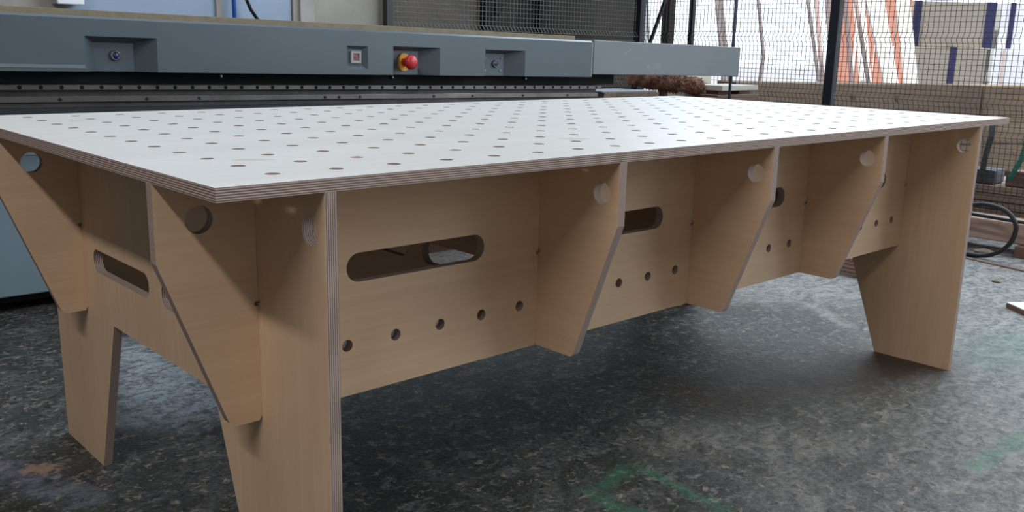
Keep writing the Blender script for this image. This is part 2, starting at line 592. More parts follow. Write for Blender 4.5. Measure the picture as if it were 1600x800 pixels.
# ------------------------------------------------------------------ setting: floor, shed shell
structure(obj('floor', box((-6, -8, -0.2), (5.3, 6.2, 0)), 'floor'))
structure(obj('yard_ground', box((5.3, -30, -0.22), (60, 60, -0.02)), 'yard'))
structure(obj('ceiling', box((-6, -6.5, 4.6), (5.4, 6.2, 4.75)), 'shed'))
structure(obj('wall_left', box((-6.2, -6.5, 0), (-6, 6.2, 4.6)), 'shed'))
structure(obj('wall_front', box((-6, -6.7, 0), (5.3, -6.5, 4.6)), 'shed'))
structure(obj('wall_back', box((-6, 5.6, 0), (5.3, 5.8, 4.6)), 'darkwall'))

# partition of wall boards behind the machine
bm = box((-2.5, 3.24, 0), (0.87, 3.34, 3.2))
structure(obj('wall_back', bm, 'concrete_pale'))
structure(obj('wall_back', box((0.87, 3.25, 0), (1.945, 3.34, 3.2)), 'blue_wall'))
structure(obj('wall_back', box((1.95, 3.24, 0), (2.465, 3.34, 3.2)), 'concrete'))
structure(obj('trim_1', box((1.985, 3.226, 0), (2.065, 3.24, 3.2)), 'concrete_pale'))
structure(obj('trim_2', box((1.545, 3.238, 0), (1.572, 3.25, 3.2)), 'concrete'))
structure(obj('wall_back', box((2.46, 3.6, 0), (3.49, 3.7, 3.2)), 'taupe'))
structure(obj('trim_3', box((3.49, 3.55, 0), (3.58, 3.7, 3.2)), 'black'))
structure(obj('wall_back', box((3.58, 3.6, 0), (3.81, 3.7, 3.2)), 'brownwall'))
structure(obj('wall_back', box((3.81, 3.64, 0), (4.02, 3.7, 3.2)), 'darkwall'))  # dark sheet standing in for a shaded gap between the boards
structure(obj('trim_4', box((4.02, 3.58, 0), (4.14, 3.7, 3.2)), 'black'))
structure(obj('wall_back', box((4.14, 3.6, 0), (5.06, 3.7, 3.2)), 'brownwall'))

# ------------------------------------------------------------------ the plywood workbench
TOP = 0.733
T = 0.0176
TW, TD = 2.4474, 1.2114
FW, FD = 2.40, 1.154            # frame footprint
ZB = 0.346                      # underside of rails
ZH = 0.529                      # half-lap level
zt = TOP - T - 0.0002           # top of the frame
bench = thing('workbench', 'large birch plywood workbench with a pale top full of round holes', 'workbench')

# table top: cells with a round hole each
bm = bmesh.new()
uvl = bm.loops.layers.uv.new('uv')
X0, Y0, P, R = 0.1127, 0.0734, 0.096, 0.0102
NX, NY, NS = 24, 12, 16
vcache = {}


def tv(x, y, z):
    k = (round(x, 6), round(y, 6), round(z, 6))
    if k not in vcache:
        vcache[k] = bm.verts.new((x, y, z))
    return vcache[k]


def tface(pts, mi, uvs):
    f = bm.faces.new([tv(*p) for p in pts])
    f.material_index = mi
    for lp, uv in zip(f.loops, uvs):
        lp[uvl].uv = uv


xs = [X0 - P / 2 + P * i for i in range(NX + 1)]
ys = [Y0 - P / 2 + P * j for j in range(NY + 1)]
for zc in (TOP, TOP - T):
    def cap(pts2):
        ps = pts2 if zc == TOP else list(reversed(pts2))
        tface([(x, y, zc) for x, y in ps], 0, [(x, y) for x, y in ps])
    for i in range(NX):
        for j in range(NY):
            cx, cy = X0 + P * i, Y0 + P * j
            h = P / 2
            sq, ci = [], []
            for k in range(NS):
                a = 2 * math.pi * k / NS + math.pi / 4
                c_, s_ = math.cos(a), math.sin(a)
                mm = max(abs(c_), abs(s_))
                sq.append((cx + c_ / mm * h, cy + s_ / mm * h))
                ci.append((cx + R * c_, cy + R * s_))
            for k in range(NS):
                k2 = (k + 1) % NS
                cap([ci[k], sq[k], sq[k2], ci[k2]])
    cap([(0, 0), (TW, 0), (TW, ys[0]), (0, ys[0])])
    cap([(0, ys[-1]), (TW, ys[-1]), (TW, TD), (0, TD)])
    cap([(0, ys[0]), (xs[0], ys[0]), (xs[0], ys[-1]), (0, ys[-1])])
    cap([(xs[-1], ys[0]), (TW, ys[0]), (TW, ys[-1]), (xs[-1], ys[-1])])
for i in range(NX):
    for j in range(NY):
        cx, cy = X0 + P * i, Y0 + P * j
        for k in range(NS):
            a, b = 2 * math.pi * k / NS + math.pi / 4, 2 * math.pi * (k + 1) / NS + math.pi / 4
            p, q = (cx + R * math.cos(a), cy + R * math.sin(a)), (cx + R * math.cos(b), cy + R * math.sin(b))
            u = R * 2 * math.pi / NS * k
            tface([(*p, TOP), (*q, TOP), (*q, TOP - T), (*p, TOP - T)], 1, [(u, T), (u + 0.004, T), (u + 0.004, 0), (u, 0)])
cor = [(0, 0), (TW, 0), (TW, TD), (0, TD)]
run = 0.0
for k in range(4):
    a, b = cor[k], cor[(k + 1) % 4]
    L = math.dist(a, b)
    tface([(*a, TOP - T), (*b, TOP - T), (*b, TOP), (*a, TOP)], 1, [(run, 0), (run + L, 0), (run + L, T), (run, T)])
    run += L
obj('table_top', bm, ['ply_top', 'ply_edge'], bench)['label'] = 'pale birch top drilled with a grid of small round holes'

# lens-shaped veneer repair patches let into the top
for px, py, ln, an in ((0.162, 0.221, 0.060, -0.5), (0.169, 1.003, 0.045, 0.6), (0.818, 0.205, 0.060, -0.7), (1.592, 0.216, 0.058, -0.8)):
    bm = bmesh.new()
    n = 12
    a_ = [(-ln / 2 + ln * k / n) for k in range(n + 1)]
    up = [(q, 0.011 * (1 - (2 * q / ln) ** 2)) for q in a_]
    lo = [(q, -0.011 * (1 - (2 * q / ln) ** 2)) for q in reversed(a_)][1:-1]
    ring = [(px + math.cos(an) * q - math.sin(an) * r_, py + math.sin(an) * q + math.cos(an) * r_) for q, r_ in up + lo]
    f = bm.faces.new([bm.verts.new((x, y, TOP - 0.001)) for x, y in ring])
    ex = bmesh.ops.extrude_face_region(bm, geom=[f])
    for v in ex['geom']:
        if isinstance(v, bmesh.types.BMVert):
            v.co.z = TOP + 0.0003
    bmesh.ops.recalc_face_normals(bm, faces=bm.faces)
    obj('repair_patch', bm, 'patch', bench)

CX = [0.154, 0.725, 1.1993, 1.680, 2.247]       # centres of the five cross members
BY = [0.200, 0.954]                              # centres of the two rails
HW = T / 2 + 0.0002


def dog(x, z, sx, sz, r=0.0032, n=5):
    """relief bump at an inner corner: corner at (x,z), bite goes towards (sx,sz)"""
    pts = []
    cx, cz = x + sx * r * 0.2, z + sz * r * 0.2
    for k in range(n + 1):
        a = math.radians(-45 + 270 * k / n)
        pts.append((math.cos(a), math.sin(a)))
    return [(cx + sx * r * p[0] * 0.9, cz + sz * r * p[1] * 0.9) for p in pts]


# long rails (run along x), notched from below for the cross members
def rail_outline():
    o = []
    o += [(0, zt), (0, 0.605)]
    o += round_corner((0, 0.605), (0.0955, ZB), (0.2, ZB), 0.014)
    for c in CX:
        l, r = c - HW, c + HW
        o += [(l - 0.004, ZB), (l, ZB + 0.007), (l, ZH - 0.006), (l - 0.0045, ZH - 0.005), (l - 0.0055, ZH - 0.001), (l - 0.003, ZH + 0.0015), (l + 0.002, ZH),
              (r - 0.002, ZH), (r + 0.003, ZH + 0.0015), (r + 0.0055, ZH - 0.001), (r + 0.0045, ZH - 0.005), (r, ZH - 0.006), (r, ZB + 0.007), (r + 0.004, ZB)]
    o += round_corner((2.2, ZB), (FW - 0.0955, ZB), (FW, 0.605), 0.014)
    o += [(FW, 0.605), (FW, zt)]
    return o


rail_holes = [circle(0.0625, 0.660, 0.0200, 24), circle(FW - 0.0625, 0.660, 0.0200, 24)]
rail_holes += [slot(0.297, 0.582, 0.532, 0.5795, 0.0237), slot(0.838, 1.0865, 0.532, 0.5795, 0.0237),
               slot(1.315, 1.568, 0.532, 0.5795, 0.0237), slot(1.822, 2.107, 0.532, 0.5795, 0.0237)]
for k in range(22):
    hx = 0.2025 + 0.0938 * k
    if all(abs(hx - c) > 0.022 for c in CX):
        rail_holes.append(circle(hx, 0.4305, 0.0101, 16))
for yc in BY:
    bm = panel_mesh(rail_outline(), rail_holes if yc < 0.5 else rail_holes[:6] + rail_holes[9:], T, lambda u, v, w, yc=yc: (u, yc - T / 2 + w, v), 'u')
    obj('long_rail', bm, ['ply', 'ply_edge'], bench)


# cross members (run along y), notched from above for the rails
def top_notches(o):
    """walk along the top edge from +y to -y"""
    for c in reversed(BY):
        l, r = c - HW, c + HW
        o += [(r, zt), (r, ZH + 0.006), (r + 0.0045, ZH + 0.005), (r + 0.0055, ZH + 0.001), (r + 0.003, ZH - 0.0015), (r - 0.002, ZH),
              (l + 0.002, ZH), (l - 0.003, ZH - 0.0015), (l - 0.0055, ZH + 0.001), (l - 0.0045, ZH + 0.005), (l, ZH + 0.006), (l, zt)]


def gusset_outline():
    o = [(0, zt), (0, 0.605)]
    o += round_corner((0, 0.605), (0.0955, ZB), (0.2, ZB), 0.008)
    o += round_corner((FD - 0.2, ZB), (FD - 0.0955, ZB), (FD, 0.605), 0.008)
    o += [(FD, 0.605), (FD, zt)]
    top_notches(o)
    return o


def end_outline():
    o = [(0, zt), (0, 0.0)]
    o += [(0.228, 0.0)]
    o += [(0.355, ZB - 0.001), (FD - 0.355, ZB - 0.001)]
    o += [(FD - 0.228, 0.0), (FD, 0.0), (FD, zt)]
    top_notches(o)
    return o


cross_holes = [circle(0.0385, 0.6585, 0.0196, 24), circle(FD - 0.0385, 0.6585, 0.0196, 24),
               slot(0.267, 0.549, 0.4415, 0.4885, 0.0215), slot(0.605, 0.887, 0.4415, 0.4885, 0.0215)]
for i, xc in enumerate(CX):
    end = i in (0, 4)
    bm = panel_mesh(end_outline() if end else gusset_outline(), cross_holes, T,
                    lambda u, v, w, xc=xc: (xc - T / 2 + w, u, v), 'v' if end else 'u')
    o = obj('end_panel' if end else 'cross_panel', bm, ['ply', 'ply_edge'], bench)

# ------------------------------------------------------------------ the grey machine behind the bench
mach = thing('router_machine', 'long grey flatbed machine with recessed buttons along its side cover, behind the plywood workbench', 'machine', (0, 0, 0), (0, 0.011, 0))
YF = 1.95


def cover_mesh():
    bm = bmesh.new()
    zb, ztp = 0.806, 0.963
    xl, xr = -1.2, 2.752
    D = 0.05
    # recesses: outer x0,x1, top z ; inner x0,x1, top z ; bottom open or closed
    rec = [(0.502, 0.721, 0.912, 0.542, 0.664, 0.894, None), (1.423, 1.516, 0.910, 1.440, 1.497, 0.898, (0.825, 0.842)),
           (1.631, 1.858, 0.914, 1.652, 1.785, 0.898, None), (2.097, 2.327, 0.914, 2.115, 2.245, 0.898, None)]
    r_ = {}

    def V(x, y, z):
        k = (round(x, 5), round(y, 5), round(z, 5))
        if k not in r_:
            r_[k] = bm.verts.new((x, y, z))
        return r_[k]

    def F(*p):
        bm.faces.new([V(*q) for q in p])
    cur = xl
    for x0, x1, zr, a0, a1, az, bt in rec:
        F((cur, YF, zb), (x0, YF, zb), (x0, YF, ztp), (cur, YF, ztp))
        F((x0, YF, zr), (x1, YF, zr), (x1, YF, ztp), (x0, YF, ztp))
        dd = D if bt is None else 0.014
        yi = YF + dd
        zo = zb if bt is None else bt[0]
        zi = zb if bt is None else bt[1]
        F((a0, yi, zi), (a1, yi, zi), (a1, yi, az), (a0, yi, az))
        F((x0, YF, zo), (a0, yi, zi), (a0, yi, az), (x0, YF, zr))
        F((a1, yi, zi), (x1, YF, zo), (x1, YF, zr), (a1, yi, az))
        F((x0, YF, zr), (a0, yi, az), (a1, yi, az), (x1, YF, zr))
        if bt is not None:
            F((x0, YF, zb), (x1, YF, zb), (x1, YF, zo), (x0, YF, zo))
            F((x0, YF, zo), (x1, YF, zo), (a1, yi, zi), (a0, yi, zi))
        cur = x1
    F((cur, YF, zb), (xr, YF, zb), (xr, YF, ztp), (cur, YF, ztp))
    # rolled top lip, back, ends
    F((xl, YF, ztp), (xr, YF, ztp), (xr, YF + 0.010, ztp + 0.007), (xl, YF + 0.010, ztp + 0.007))
    F((xl, YF + 0.010, ztp + 0.007), (xr, YF + 0.010, ztp + 0.007), (xr, YF + 0.08, ztp + 0.007), (xl, YF + 0.08, ztp + 0.007))
    F((xr, YF, zb), (xr, YF + 0.08, zb), (xr, YF + 0.08, ztp + 0.007), (xr, YF + 0.010, ztp + 0.007), (xr, YF, ztp))
    F((xl, YF, zb), (xl, YF, ztp), (xl, YF + 0.010, ztp + 0.007), (xl, YF + 0.08, ztp + 0.007), (xl, YF + 0.08, zb))
    F((xl, YF + 0.08, zb), (xl, YF + 0.08, ztp + 0.007), (xr, YF + 0.08, ztp + 0.007), (xr, YF + 0.08, zb))
    bmesh.ops.recalc_face_normals(bm, faces=bm.faces)
    return bm


cover = obj('side_cover', cover_mesh(), 'grey_paint', mach)
# folded end flange of the cover and the paler extension box
obj('extension_cover', box((2.768, YF + 0.004, 0.818), (3.957, YF + 0.12, 0.974), 0.003), 'grey_paint_light', mach)['label'] = 'paler grey box continuing the cover to the right'
bm = bmesh.new()
add_bar(bm, (2.965, YF + 0.0036, 0.905), (3.03, YF + 0.0036, 0.94), 0.0025, 0.001)
obj('scratch', bm, 'sheet', mach)
for sx_, sz_, sr_ in ((3.17, 0.857, 0.016), (3.245, 0.862, 0.022)):
    b = bmesh.new()
    add_lathe(b, [(0, -0.0005), (sr_, -0.0005), (sr_ * 0.8, 0.0004), (0, 0.0005)], 14, at(sx_, YF + 0.004, sz_, FACE_Y))
    obj('smudge', b, 'smudge', mach)
obj('end_flange', box((2.7525, YF + 0.002, 0.808), (2.758, YF + 0.02, 0.964)), 'sheet', mach)

# pale dent line low on the cover
obj('scuffed_strip', box((-1.1, YF - 0.0012, 0.816), (0.50, YF + 0.001, 0.826), 0.0005), 'grey_paint_light', mach)


def push_button(x, z, y, r):
    b = bmesh.new()
    add_lathe(b, [(0, 0), (r, 0), (r, 0.006), (r * 0.82, 0.010), (r * 0.66, 0.010), (r * 0.66, 0.004), (0, 0.004)], 20, at(x, y, z, FACE_Y))
    bz = obj('button_bezel', b, 'bezel', cover, True)
    b = bmesh.new()
    add_lathe(b, [(0, 0.002), (r * 0.62, 0.002), (r * 0.62, 0.008), (r * 0.5, 0.0095), (0, 0.0095)], 20, at(x, y, z, FACE_Y))
    o = obj('push_button', b, 'blue_btn', cover, True)
    o['label'] = 'small round dark blue button'


push_button(0.606, 0.855, YF + 0.05, 0.0165)
push_button(2.195, 0.856, YF + 0.05, 0.0165)
for dx, dz in ((-0.045, 0.024), (0.045, 0.024), (-0.045, -0.028), (0.04, -0.028)):
    b = bmesh.new()
    add_lathe(b, [(0, 0), (0.0045, 0), (0.0045, 0.003), (0.003, 0.0045), (0, 0.0045)], 10, at(2.185 + dx, YF + 0.05, 0.856 + dz, FACE_Y))
    obj('screw', b, 'sheet', cover)
# square meter with grey-white frame
bm = bmesh.new()
mx, mz, my, hw_, iw_ = 1.4685, 0.870, YF + 0.014, 0.0215, 0.0135
for lo_, hi_ in (((mx - hw_, mz - hw_), (mx + hw_, mz - iw_)), ((mx - hw_, mz + iw_), (mx + hw_, mz + hw_)),
                 ((mx - hw_, mz - iw_), (mx - iw_, mz + iw_)), ((mx + iw_, mz - iw_), (mx + hw_, mz + iw_))):
    add_box(bm, (lo_[0], my - 0.008, lo_[1]), (hi_[0], my, hi_[1]))
obj('meter_frame', bm, 'white_frame', cover)
obj('meter_face', box((mx - iw_, my - 0.004, mz - iw_), (mx + iw_, my, mz + iw_)), 'pinkscreen', cover)
# emergency stop
ex_, ez_, ey_ = 1.722, 0.853, YF + 0.05
bm = bmesh.new()
prof2 = slot(-0.020, 0.024, -0.034, 0.034, 0.0195, 6)
vs0 = [bm.verts.new((ex_ - 0.012 + p[0], ey_, ez_ + 0.002 + p[1])) for p in prof2]
vs1 = [bm.verts.new((ex_ - 0.012 + p[0], ey_ - 0.010, ez_ + 0.002 + p[1])) for p in prof2]
bm.faces.new(vs0)
bm.faces.new(list(reversed(vs1)))
for k in range(len(prof2)):
    k2 = (k + 1) % len(prof2)
    bm.faces.new((vs0[k], vs0[k2], vs1[k2], vs1[k]))
bmesh.ops.recalc_face_normals(bm, faces=bm.faces)
obj('stop_plate', bm, 'yellow', cover)['label'] = 'yellow plate behind the red stop button'
bm = bmesh.new()
add_lathe(bm, [(0, 0.009), (0.016, 0.009), (0.016, 0.034), (0.022, 0.038), (0.0275, 0.047), (0.0275, 0.056), (0.024, 0.064), (0.014, 0.069), (0, 0.070)], 24, at(ex_ - 0.008, ey_, ez_ + 0.002, FACE_Y))
obj('stop_button', bm, 'red', cover, True)['label'] = 'red mushroom emergency button'
for x_ in (0.937, 1.637, 2.345):
    bm = box((x_ - 0.006, YF + 0.012, 0.789), (x_ + 0.006, YF + 0.03, 0.8065), 0.002)
    cl = obj('cover_clip', bm, 'black', mach)
    b = bmesh.new()
    add_lathe(b, [(0, 0), (0.004, 0), (0.004, 0.003), (0, 0.004)], 8, at(x_, YF + 0.012, 0.795, FACE_Y))
    obj('clip_screw', b, 'bezel', cl)

# bed: frame, linear rail, ledge
obj('bed_frame', box((-1.2, 2.045, 0.768), (3.02, 3.0, 0.955)), 'black', mach)  # black colour also holds the deep shadow under the cover
obj('bed_beam', box((-1.2, 2.078, 0.692), (2.93, 3.0, 0.768)), 'bed', mach)
obj('beam_ledge', box((-1.2, 2.066, 0.708), (2.935, 2.078, 0.728), 0.002), 'rail', mach)
lr = obj('linear_rail', box((-1.2, 2.055, 0.7455), (2.945, 2.078, 0.7635), 0.002), 'rail', mach)
b = bmesh.new()
add_lathe(b, [(0, -0.001), (0.0064, -0.001), (0.0064, 0.0006), (0, 0.0008)], 12, FACE_Y)
hole_disc0 = obj('rail_hole_disc', b, 'black', lr)  # black disc painted in place of a dark screw hole
k = 0
xx = -0.018
while xx < 2.93:
    o = hole_disc0 if k == 0 else hole_disc0.copy()
    if k:
        C.objects.link(o)
        o.parent = lr
    o.location = (xx, 2.0548, 0.7545)
    xx += 0.0597
    k += 1
b = bmesh.new()
add_lathe(b, [(0, -0.001), (0.0052, -0.001), (0.0052, 0.002), (0.003, 0.0028), (0, 0.0028)], 12, FACE_Y)
ledge_screw0 = None
for x_ in (0.457, 0.726, 0.905, 1.40, 1.462, 1.557, 1.92, 2.13, 2.43, 2.72):
    if ledge_screw0 is None:
        ledge_screw0 = o = obj('ledge_screw', b, 'screw', mach)
    else:
        o = ledge_screw0.copy()
        C.objects.link(o)
        o.parent = mach
    o.location = (x_, 2.0655, 0.7175)
obj('lower_beam', box((-1.2, 2.05, 0.660), (2.93, 3.0, 0.692)), 'dark', mach)
obj('body_panel', box((-1.2, 2.25, 0.066), (2.85, 3.0, 0.6598), 0.004), 'body_paint', mach)
obj('body_flange', box((-1.2, 2.243, 0.530), (2.85, 2.2495, 0.6595)), 'sheet', mach)
obj('plinth', box((-1.1, 2.30, 0.035), (2.75, 2.95, 0.066)), 'black', mach)
for x_ in (-0.9, 0.1, 1.2, 2.4):
    bm = bmesh.new()
    zl = 0.011 * x_
    add_lathe(bm, [(0, zl), (0.035, zl), (0.035, zl + 0.012), (0.014, zl + 0.016), (0.014, 0.036), (0, 0.036)], 14, at(x_, 2.36, 0))
    obj('levelling_foot', bm, 'black', mach)
    bm = bmesh.new()
    add_lathe(bm, [(0, zl), (0.035, zl), (0.035, zl + 0.012), (0.014, zl + 0.016), (0.014, 0.036), (0, 0.036)], 14, at(x_, 2.88, 0))
    obj('levelling_foot', bm, 'black', mach)

# MDF sacrificial board lying on the bed
sb = obj('spoilboard', box((-1.15, 2.15, 0.9565), (2.842, 3.0, 0.994), 0.001), 'mdf')
sb.rotation_euler = (0, 0.011, 0)
tag(sb, 'long tan fibreboard sheet lying on the bed of the grey machine', 'board')

# ------------------------------------------------------------------ things on the back wall
bx = thing('wall_box', 'white electrical box mounted on the pale wall above the left end of the machine', 'box', (0.868, 3.24, 1.035))
obj('box_body', box((-0.052, -0.07, 0.0), (0.055, 0.0, 0.16), 0.004), 'white_frame', bx)
obj('box_lid', box((-0.052, -0.082, 0.0), (0.055, -0.0702, 0.16), 0.004), 'white_paint', bx)
bm = bmesh.new()
add_tube(bm, [(1.62, 3.21, 0.72), (1.62, 3.21, 1.2), (1.635, 3.21, 2.9)], 0.0098, 10)
tag(obj('air_pipe', bm, 'blue_pipe', None, True), 'bright blue vertical pipe fixed to the pale blue wall', 'pipe')
bm = bmesh.new()
add_tube(bm, [(1.68, 3.2, 1.6), (1.655, 3.19, 1.14), (1.69, 3.18, 1.05), (1.735, 3.17, 0.985), (1.80, 3.15, 0.93)], 0.0085, 8)
tag(obj('power_cable', bm, 'black', None, True), 'black cable hanging slantwise beside the blue pipe', 'cable')
hk = bmesh.new()
add_tube(hk, [(3.58, 3.59, 1.30), (3.58, 3.56, 1.26), (3.57, 3.54, 1.12), (3.595, 3.54, 1.10), (3.62, 3.54, 1.12), (3.63, 3.56, 1.26), (3.63, 3.59, 1.30)], 0.007, 6)
tag(obj('wall_hook', hk, 'black', None, True), 'small dark U-shaped hook on the dark wall behind the back mesh fence', 'hook')


# ------------------------------------------------------------------ mesh fences
def fence_mesh(a, b, z0, z1, inn, step=0.0275, folds=(0.185, 0.51, 0.67, 0.995), r=0.00125):
    """welded mesh between two plan points, with V-folds pushed towards inn"""
    bm = bmesh.new()
    a, b = Vector((*a, 0)), Vector((*b, 0))
    d = b - a
    L = d.length
    d.normalize()
    inn = Vector((*inn, 0)).normalized()

    def dep(z):
        return max((0.026 * max(0.0, 1 - abs(z - f) / 0.032) for f in folds), default=0.0)
    zs = sorted({z0, z1, *[f + s for f in folds for s in (-0.032, 0, 0.032)]})
    zs = [z for z in zs if z0 <= z <= z1]
    n = int(L / step)
    for k in range(n + 1):
        p = a + d * (k * L / n)
        ring0 = None
        for z in zs:
            c = p + Vector((0, 0, z)) + inn * dep(z)
            ring = [bm.verts.new(c + d * (r * sx) + inn * (r * sy)) for sx, sy in ((-1, -1), (1, -1), (1, 1), (-1, 1))]
            if ring0:
                for q in range(4):
                    bm.faces.new((ring0[q], ring0[(q + 1) % 4], ring[(q + 1) % 4], ring[q]))
            ring0 = ring
    z = z0 + 0.01
    while z < z1:
        c = Vector((0, 0, z)) + inn * (dep(z) + r * 1.6)
        add_bar(bm, a + c, b + c, r * 1.9)
        z += step
    return bm


def fence_panel(label, a, b, inn, mat, z0=0.03, z1=2.05):
    t = thing('mesh_fence', label, 'fence', (0, 0, 0), (0, 0, 0), 'welded mesh fence panels')
    o = obj('wire_mesh', fence_mesh(a, b, z0, z1, inn), mat, t)
    o['kind'] = 'stuff'
    ax = Vector((*a, 0))
    bxx = Vector((*b, 0))
    for z in (z0, z1):
        bm = bmesh.new()
        add_bar(bm, ax + Vector((0, 0, z)), bxx + Vector((0, 0, z)), 0.006)
        obj('edge_wire', bm, mat, t)
    return t


fence_panel('dark welded mesh panel at far right, right of the tall black post', (4.6, -1.0), (4.6, 1.715), (-1, 0), 'wire')
fence_panel('dark welded mesh panel between the corner post and the tall black post', (4.6, 1.785), (4.6, 3.17), (-1, 0), 'wire')
fence_panel('grey welded mesh panel in front of the dark back wall, above the machine', (2.53, 3.2), (4.55, 3.2), (0, -1), 'wire_grey', 0.6)


def post(label, x, y, w, h, mat='post_black', foot=True):
    t = thing('fence_post', label, 'post', (x, y, 0))
    obj('upright', box((-w / 2, -w / 2, 0.008), (w / 2, w / 2, h), 0.003), mat, t)
    obj('base_plate', box((-w, -w, 0), (w, w, 0.008)), mat, t)
    bm = bmesh.new()
    add_box(bm, (-w / 2 - 0.002, -w / 2 - 0.002, h), (w / 2 + 0.002, w / 2 + 0.002, h + 0.006))
    obj('post_cap', bm, mat, t)
    return t


post('tall black fence post rising behind the right half of the bench', 4.6, 1.749, 0.056, 2.4)
post('black corner post of the mesh fence above the pale grey machine extension', 4.6, 3.205, 0.056, 2.4)
post('dark brown post between the grey concrete wall and the back mesh', 2.495, 3.2, 0.038, 2.4, 'dark')
post('slim dark post outside the fence, second from the corner post', 5.25, 3.25, 0.036, 2.2)
tp = bmesh.new()
add_tube(tp, [(4.10, 2.095, 0.0), (4.10, 2.095, 2.3)], 0.0085, 10)
tag(obj('steel_pole', tp, 'steel_blue', None, True), 'thin blue-grey steel pole crossing behind the right end of the machine cover', 'pole')
wp = obj('white_post', box((5.72, 4.09, -0.02), (5.77, 4.14, 2.4), 0.003), 'white_paint')
tag(wp, 'pale white upright post just outside the black corner post', 'post')
bm = bmesh.new()
add_bar(bm, (5.6, 3.82, -0.02), (5.6, 4.06, 2.2), 0.018)
tag(obj('white_batten', bm, 'white_plank'), 'narrow white batten leaning beside the pale white post', 'plank')
wp = obj('dark_post', box((5.85, 3.93, -0.02), (5.93, 4.01, 2.4), 0.003), 'brownwall')
tag(wp, 'dark brown timber post outside, right of the white batten', 'post')
bm = bmesh.new()
add_bar(bm, (5.5, 3.90, 0.80), (5.5, 3.35, 2.2), 0.022)
add_bar(bm, (5.5, 3.90, 0.80), (5.5, 3.93, -0.02), 0.022)
tag(obj('diagonal_brace', bm, 'post_black'), 'dark bent steel brace slanting up to the right outside the corner post', 'brace')


# ------------------------------------------------------------------ leaning poles and boards outside
def lean(name, label, cat, p_lo, p_hi, w, d, mat, group=None):
    """board through two points, carried down to the yard and on upwards"""
    a, b = Vector(p_lo), Vector(p_hi)
    k = (a.z + 0.015) / (b.z - a.z)
    bot = a - (b - a) * k
    top = b + (b - a) * ((2.0 - b.z) / (b.z - a.z))
    L = (top - bot).length
    bm = bmesh.new()
    add_box(bm, (-w / 2, -d / 2, 0), (w / 2, d / 2, L), min(w, d) * 0.06)
    o = obj(name, bm, mat)
    z = (top - bot).normalized()
    x = Vector((0.735, -0.677, 0))
    x = (x - z * x.dot(z)).normalized()
    y = z.cross(x)
    o.matrix_world = Matrix.Translation(bot) @ Matrix((x, y, z)).transposed().to_4x4()
    return tag(o, label, cat, group)


lean('wooden_pole', 'left pole of the close pair leaning outside above the machine extension', 'pole', (5.552, 3.145, 0.731), (5.592, 3.279, 1.29), 0.032, 0.03, 'brown_pole')
lean('wooden_pole', 'right pole of the close pair leaning outside above the machine extension', 'pole', (5.9396, 3.3698, 0.722), (5.9798, 3.5161, 1.3145), 0.022, 0.02, 'brown_pole')
bm = bmesh.new()
add_tube(bm, [(5.72, 2.955, -0.02), (5.75, 2.953, 0.70), (5.793, 2.966, 0.88), (5.822, 3.068, 1.297), (5.86, 3.2, 1.9)], 0.014, 8)
tag(obj('bent_stick', bm, 'brown_pole', None, True), 'thin brown stick with a kink standing alone against the bright yard', 'stick')
lean('wooden_pole', 'thin dark brown pole tapering beside the tall black post, left of the pair', 'pole', (6.078, 2.652, 0.719), (6.10, 2.815, 1.306), 0.022, 0.02, 'brown_pole')
lean('wooden_plank', 'pale pink plank leaning immediately left of the tall black post', 'plank', (6.4283, 2.814, 0.71), (6.4755, 2.9589, 1.3274), 0.03, 0.02, 'pink_plank')
lean('wooden_plank', 'reddish plank partly hidden by the tall black post', 'plank', (6.17, 2.57, 0.72), (6.215, 2.71, 1.309), 0.05, 0.02, 'pink_plank')
lean('wooden_plank', 'first pink plank right of the tall black post', 'plank', (6.261, 2.477, 0.706), (6.30, 2.62, 1.313), 0.03, 0.02, 'pink_plank')
lean('wooden_pole', 'slim brown pole leaning between the pink plank and the white planks', 'pole', (6.37, 2.40, 0.707), (6.366, 2.568, 1.314), 0.026, 0.02, 'brown_pole')

# orange boards in a row behind the white planks
for k, (x0, y0, w) in enumerate(((8.07, 3.51, 0.16), (8.19, 3.365, 0.165), (8.31, 3.235, 0.165), (8.42, 3.115, 0.115))):
    lean('orange_board', ('leftmost', 'second from left', 'third from left', 'rightmost')[k] + ' of the orange-red boards upright behind the white planks', 'board',
         (x0, y0, 0.0), (x0 + 0.05, y0 + 0.045, 1.6), w, 0.03, 'orange', 'orange boards outside')
lean('white_plank', 'broad white plank leaning at left of the bright plank bundle', 'plank', (7.72, 3.10, 0.657), (7.78, 3.28, 1.405), 0.10, 0.03, 'white_plank', 'white planks outside')
lean('white_plank', 'white plank second from left in the bright bundle, slanting to the right', 'plank', (7.70, 2.84, 0.662), (7.70, 3.06, 1.408), 0.105, 0.03, 'white_plank', 'white planks outside')
lean('white_plank', 'white plank at right of the bright bundle beside the blue-strapped pack', 'plank', (7.55, 2.60, 0.664), (7.57, 2.76, 1.343), 0.115, 0.03, 'white_plank', 'white planks outside')
lean('white_plank', 'shortest-looking narrow white plank between the two broad ones', 'plank', (7.40, 2.74, 0.66), (7.38, 2.87, 1.061), 0.055, 0.03, 'white_plank', 'white planks outside')


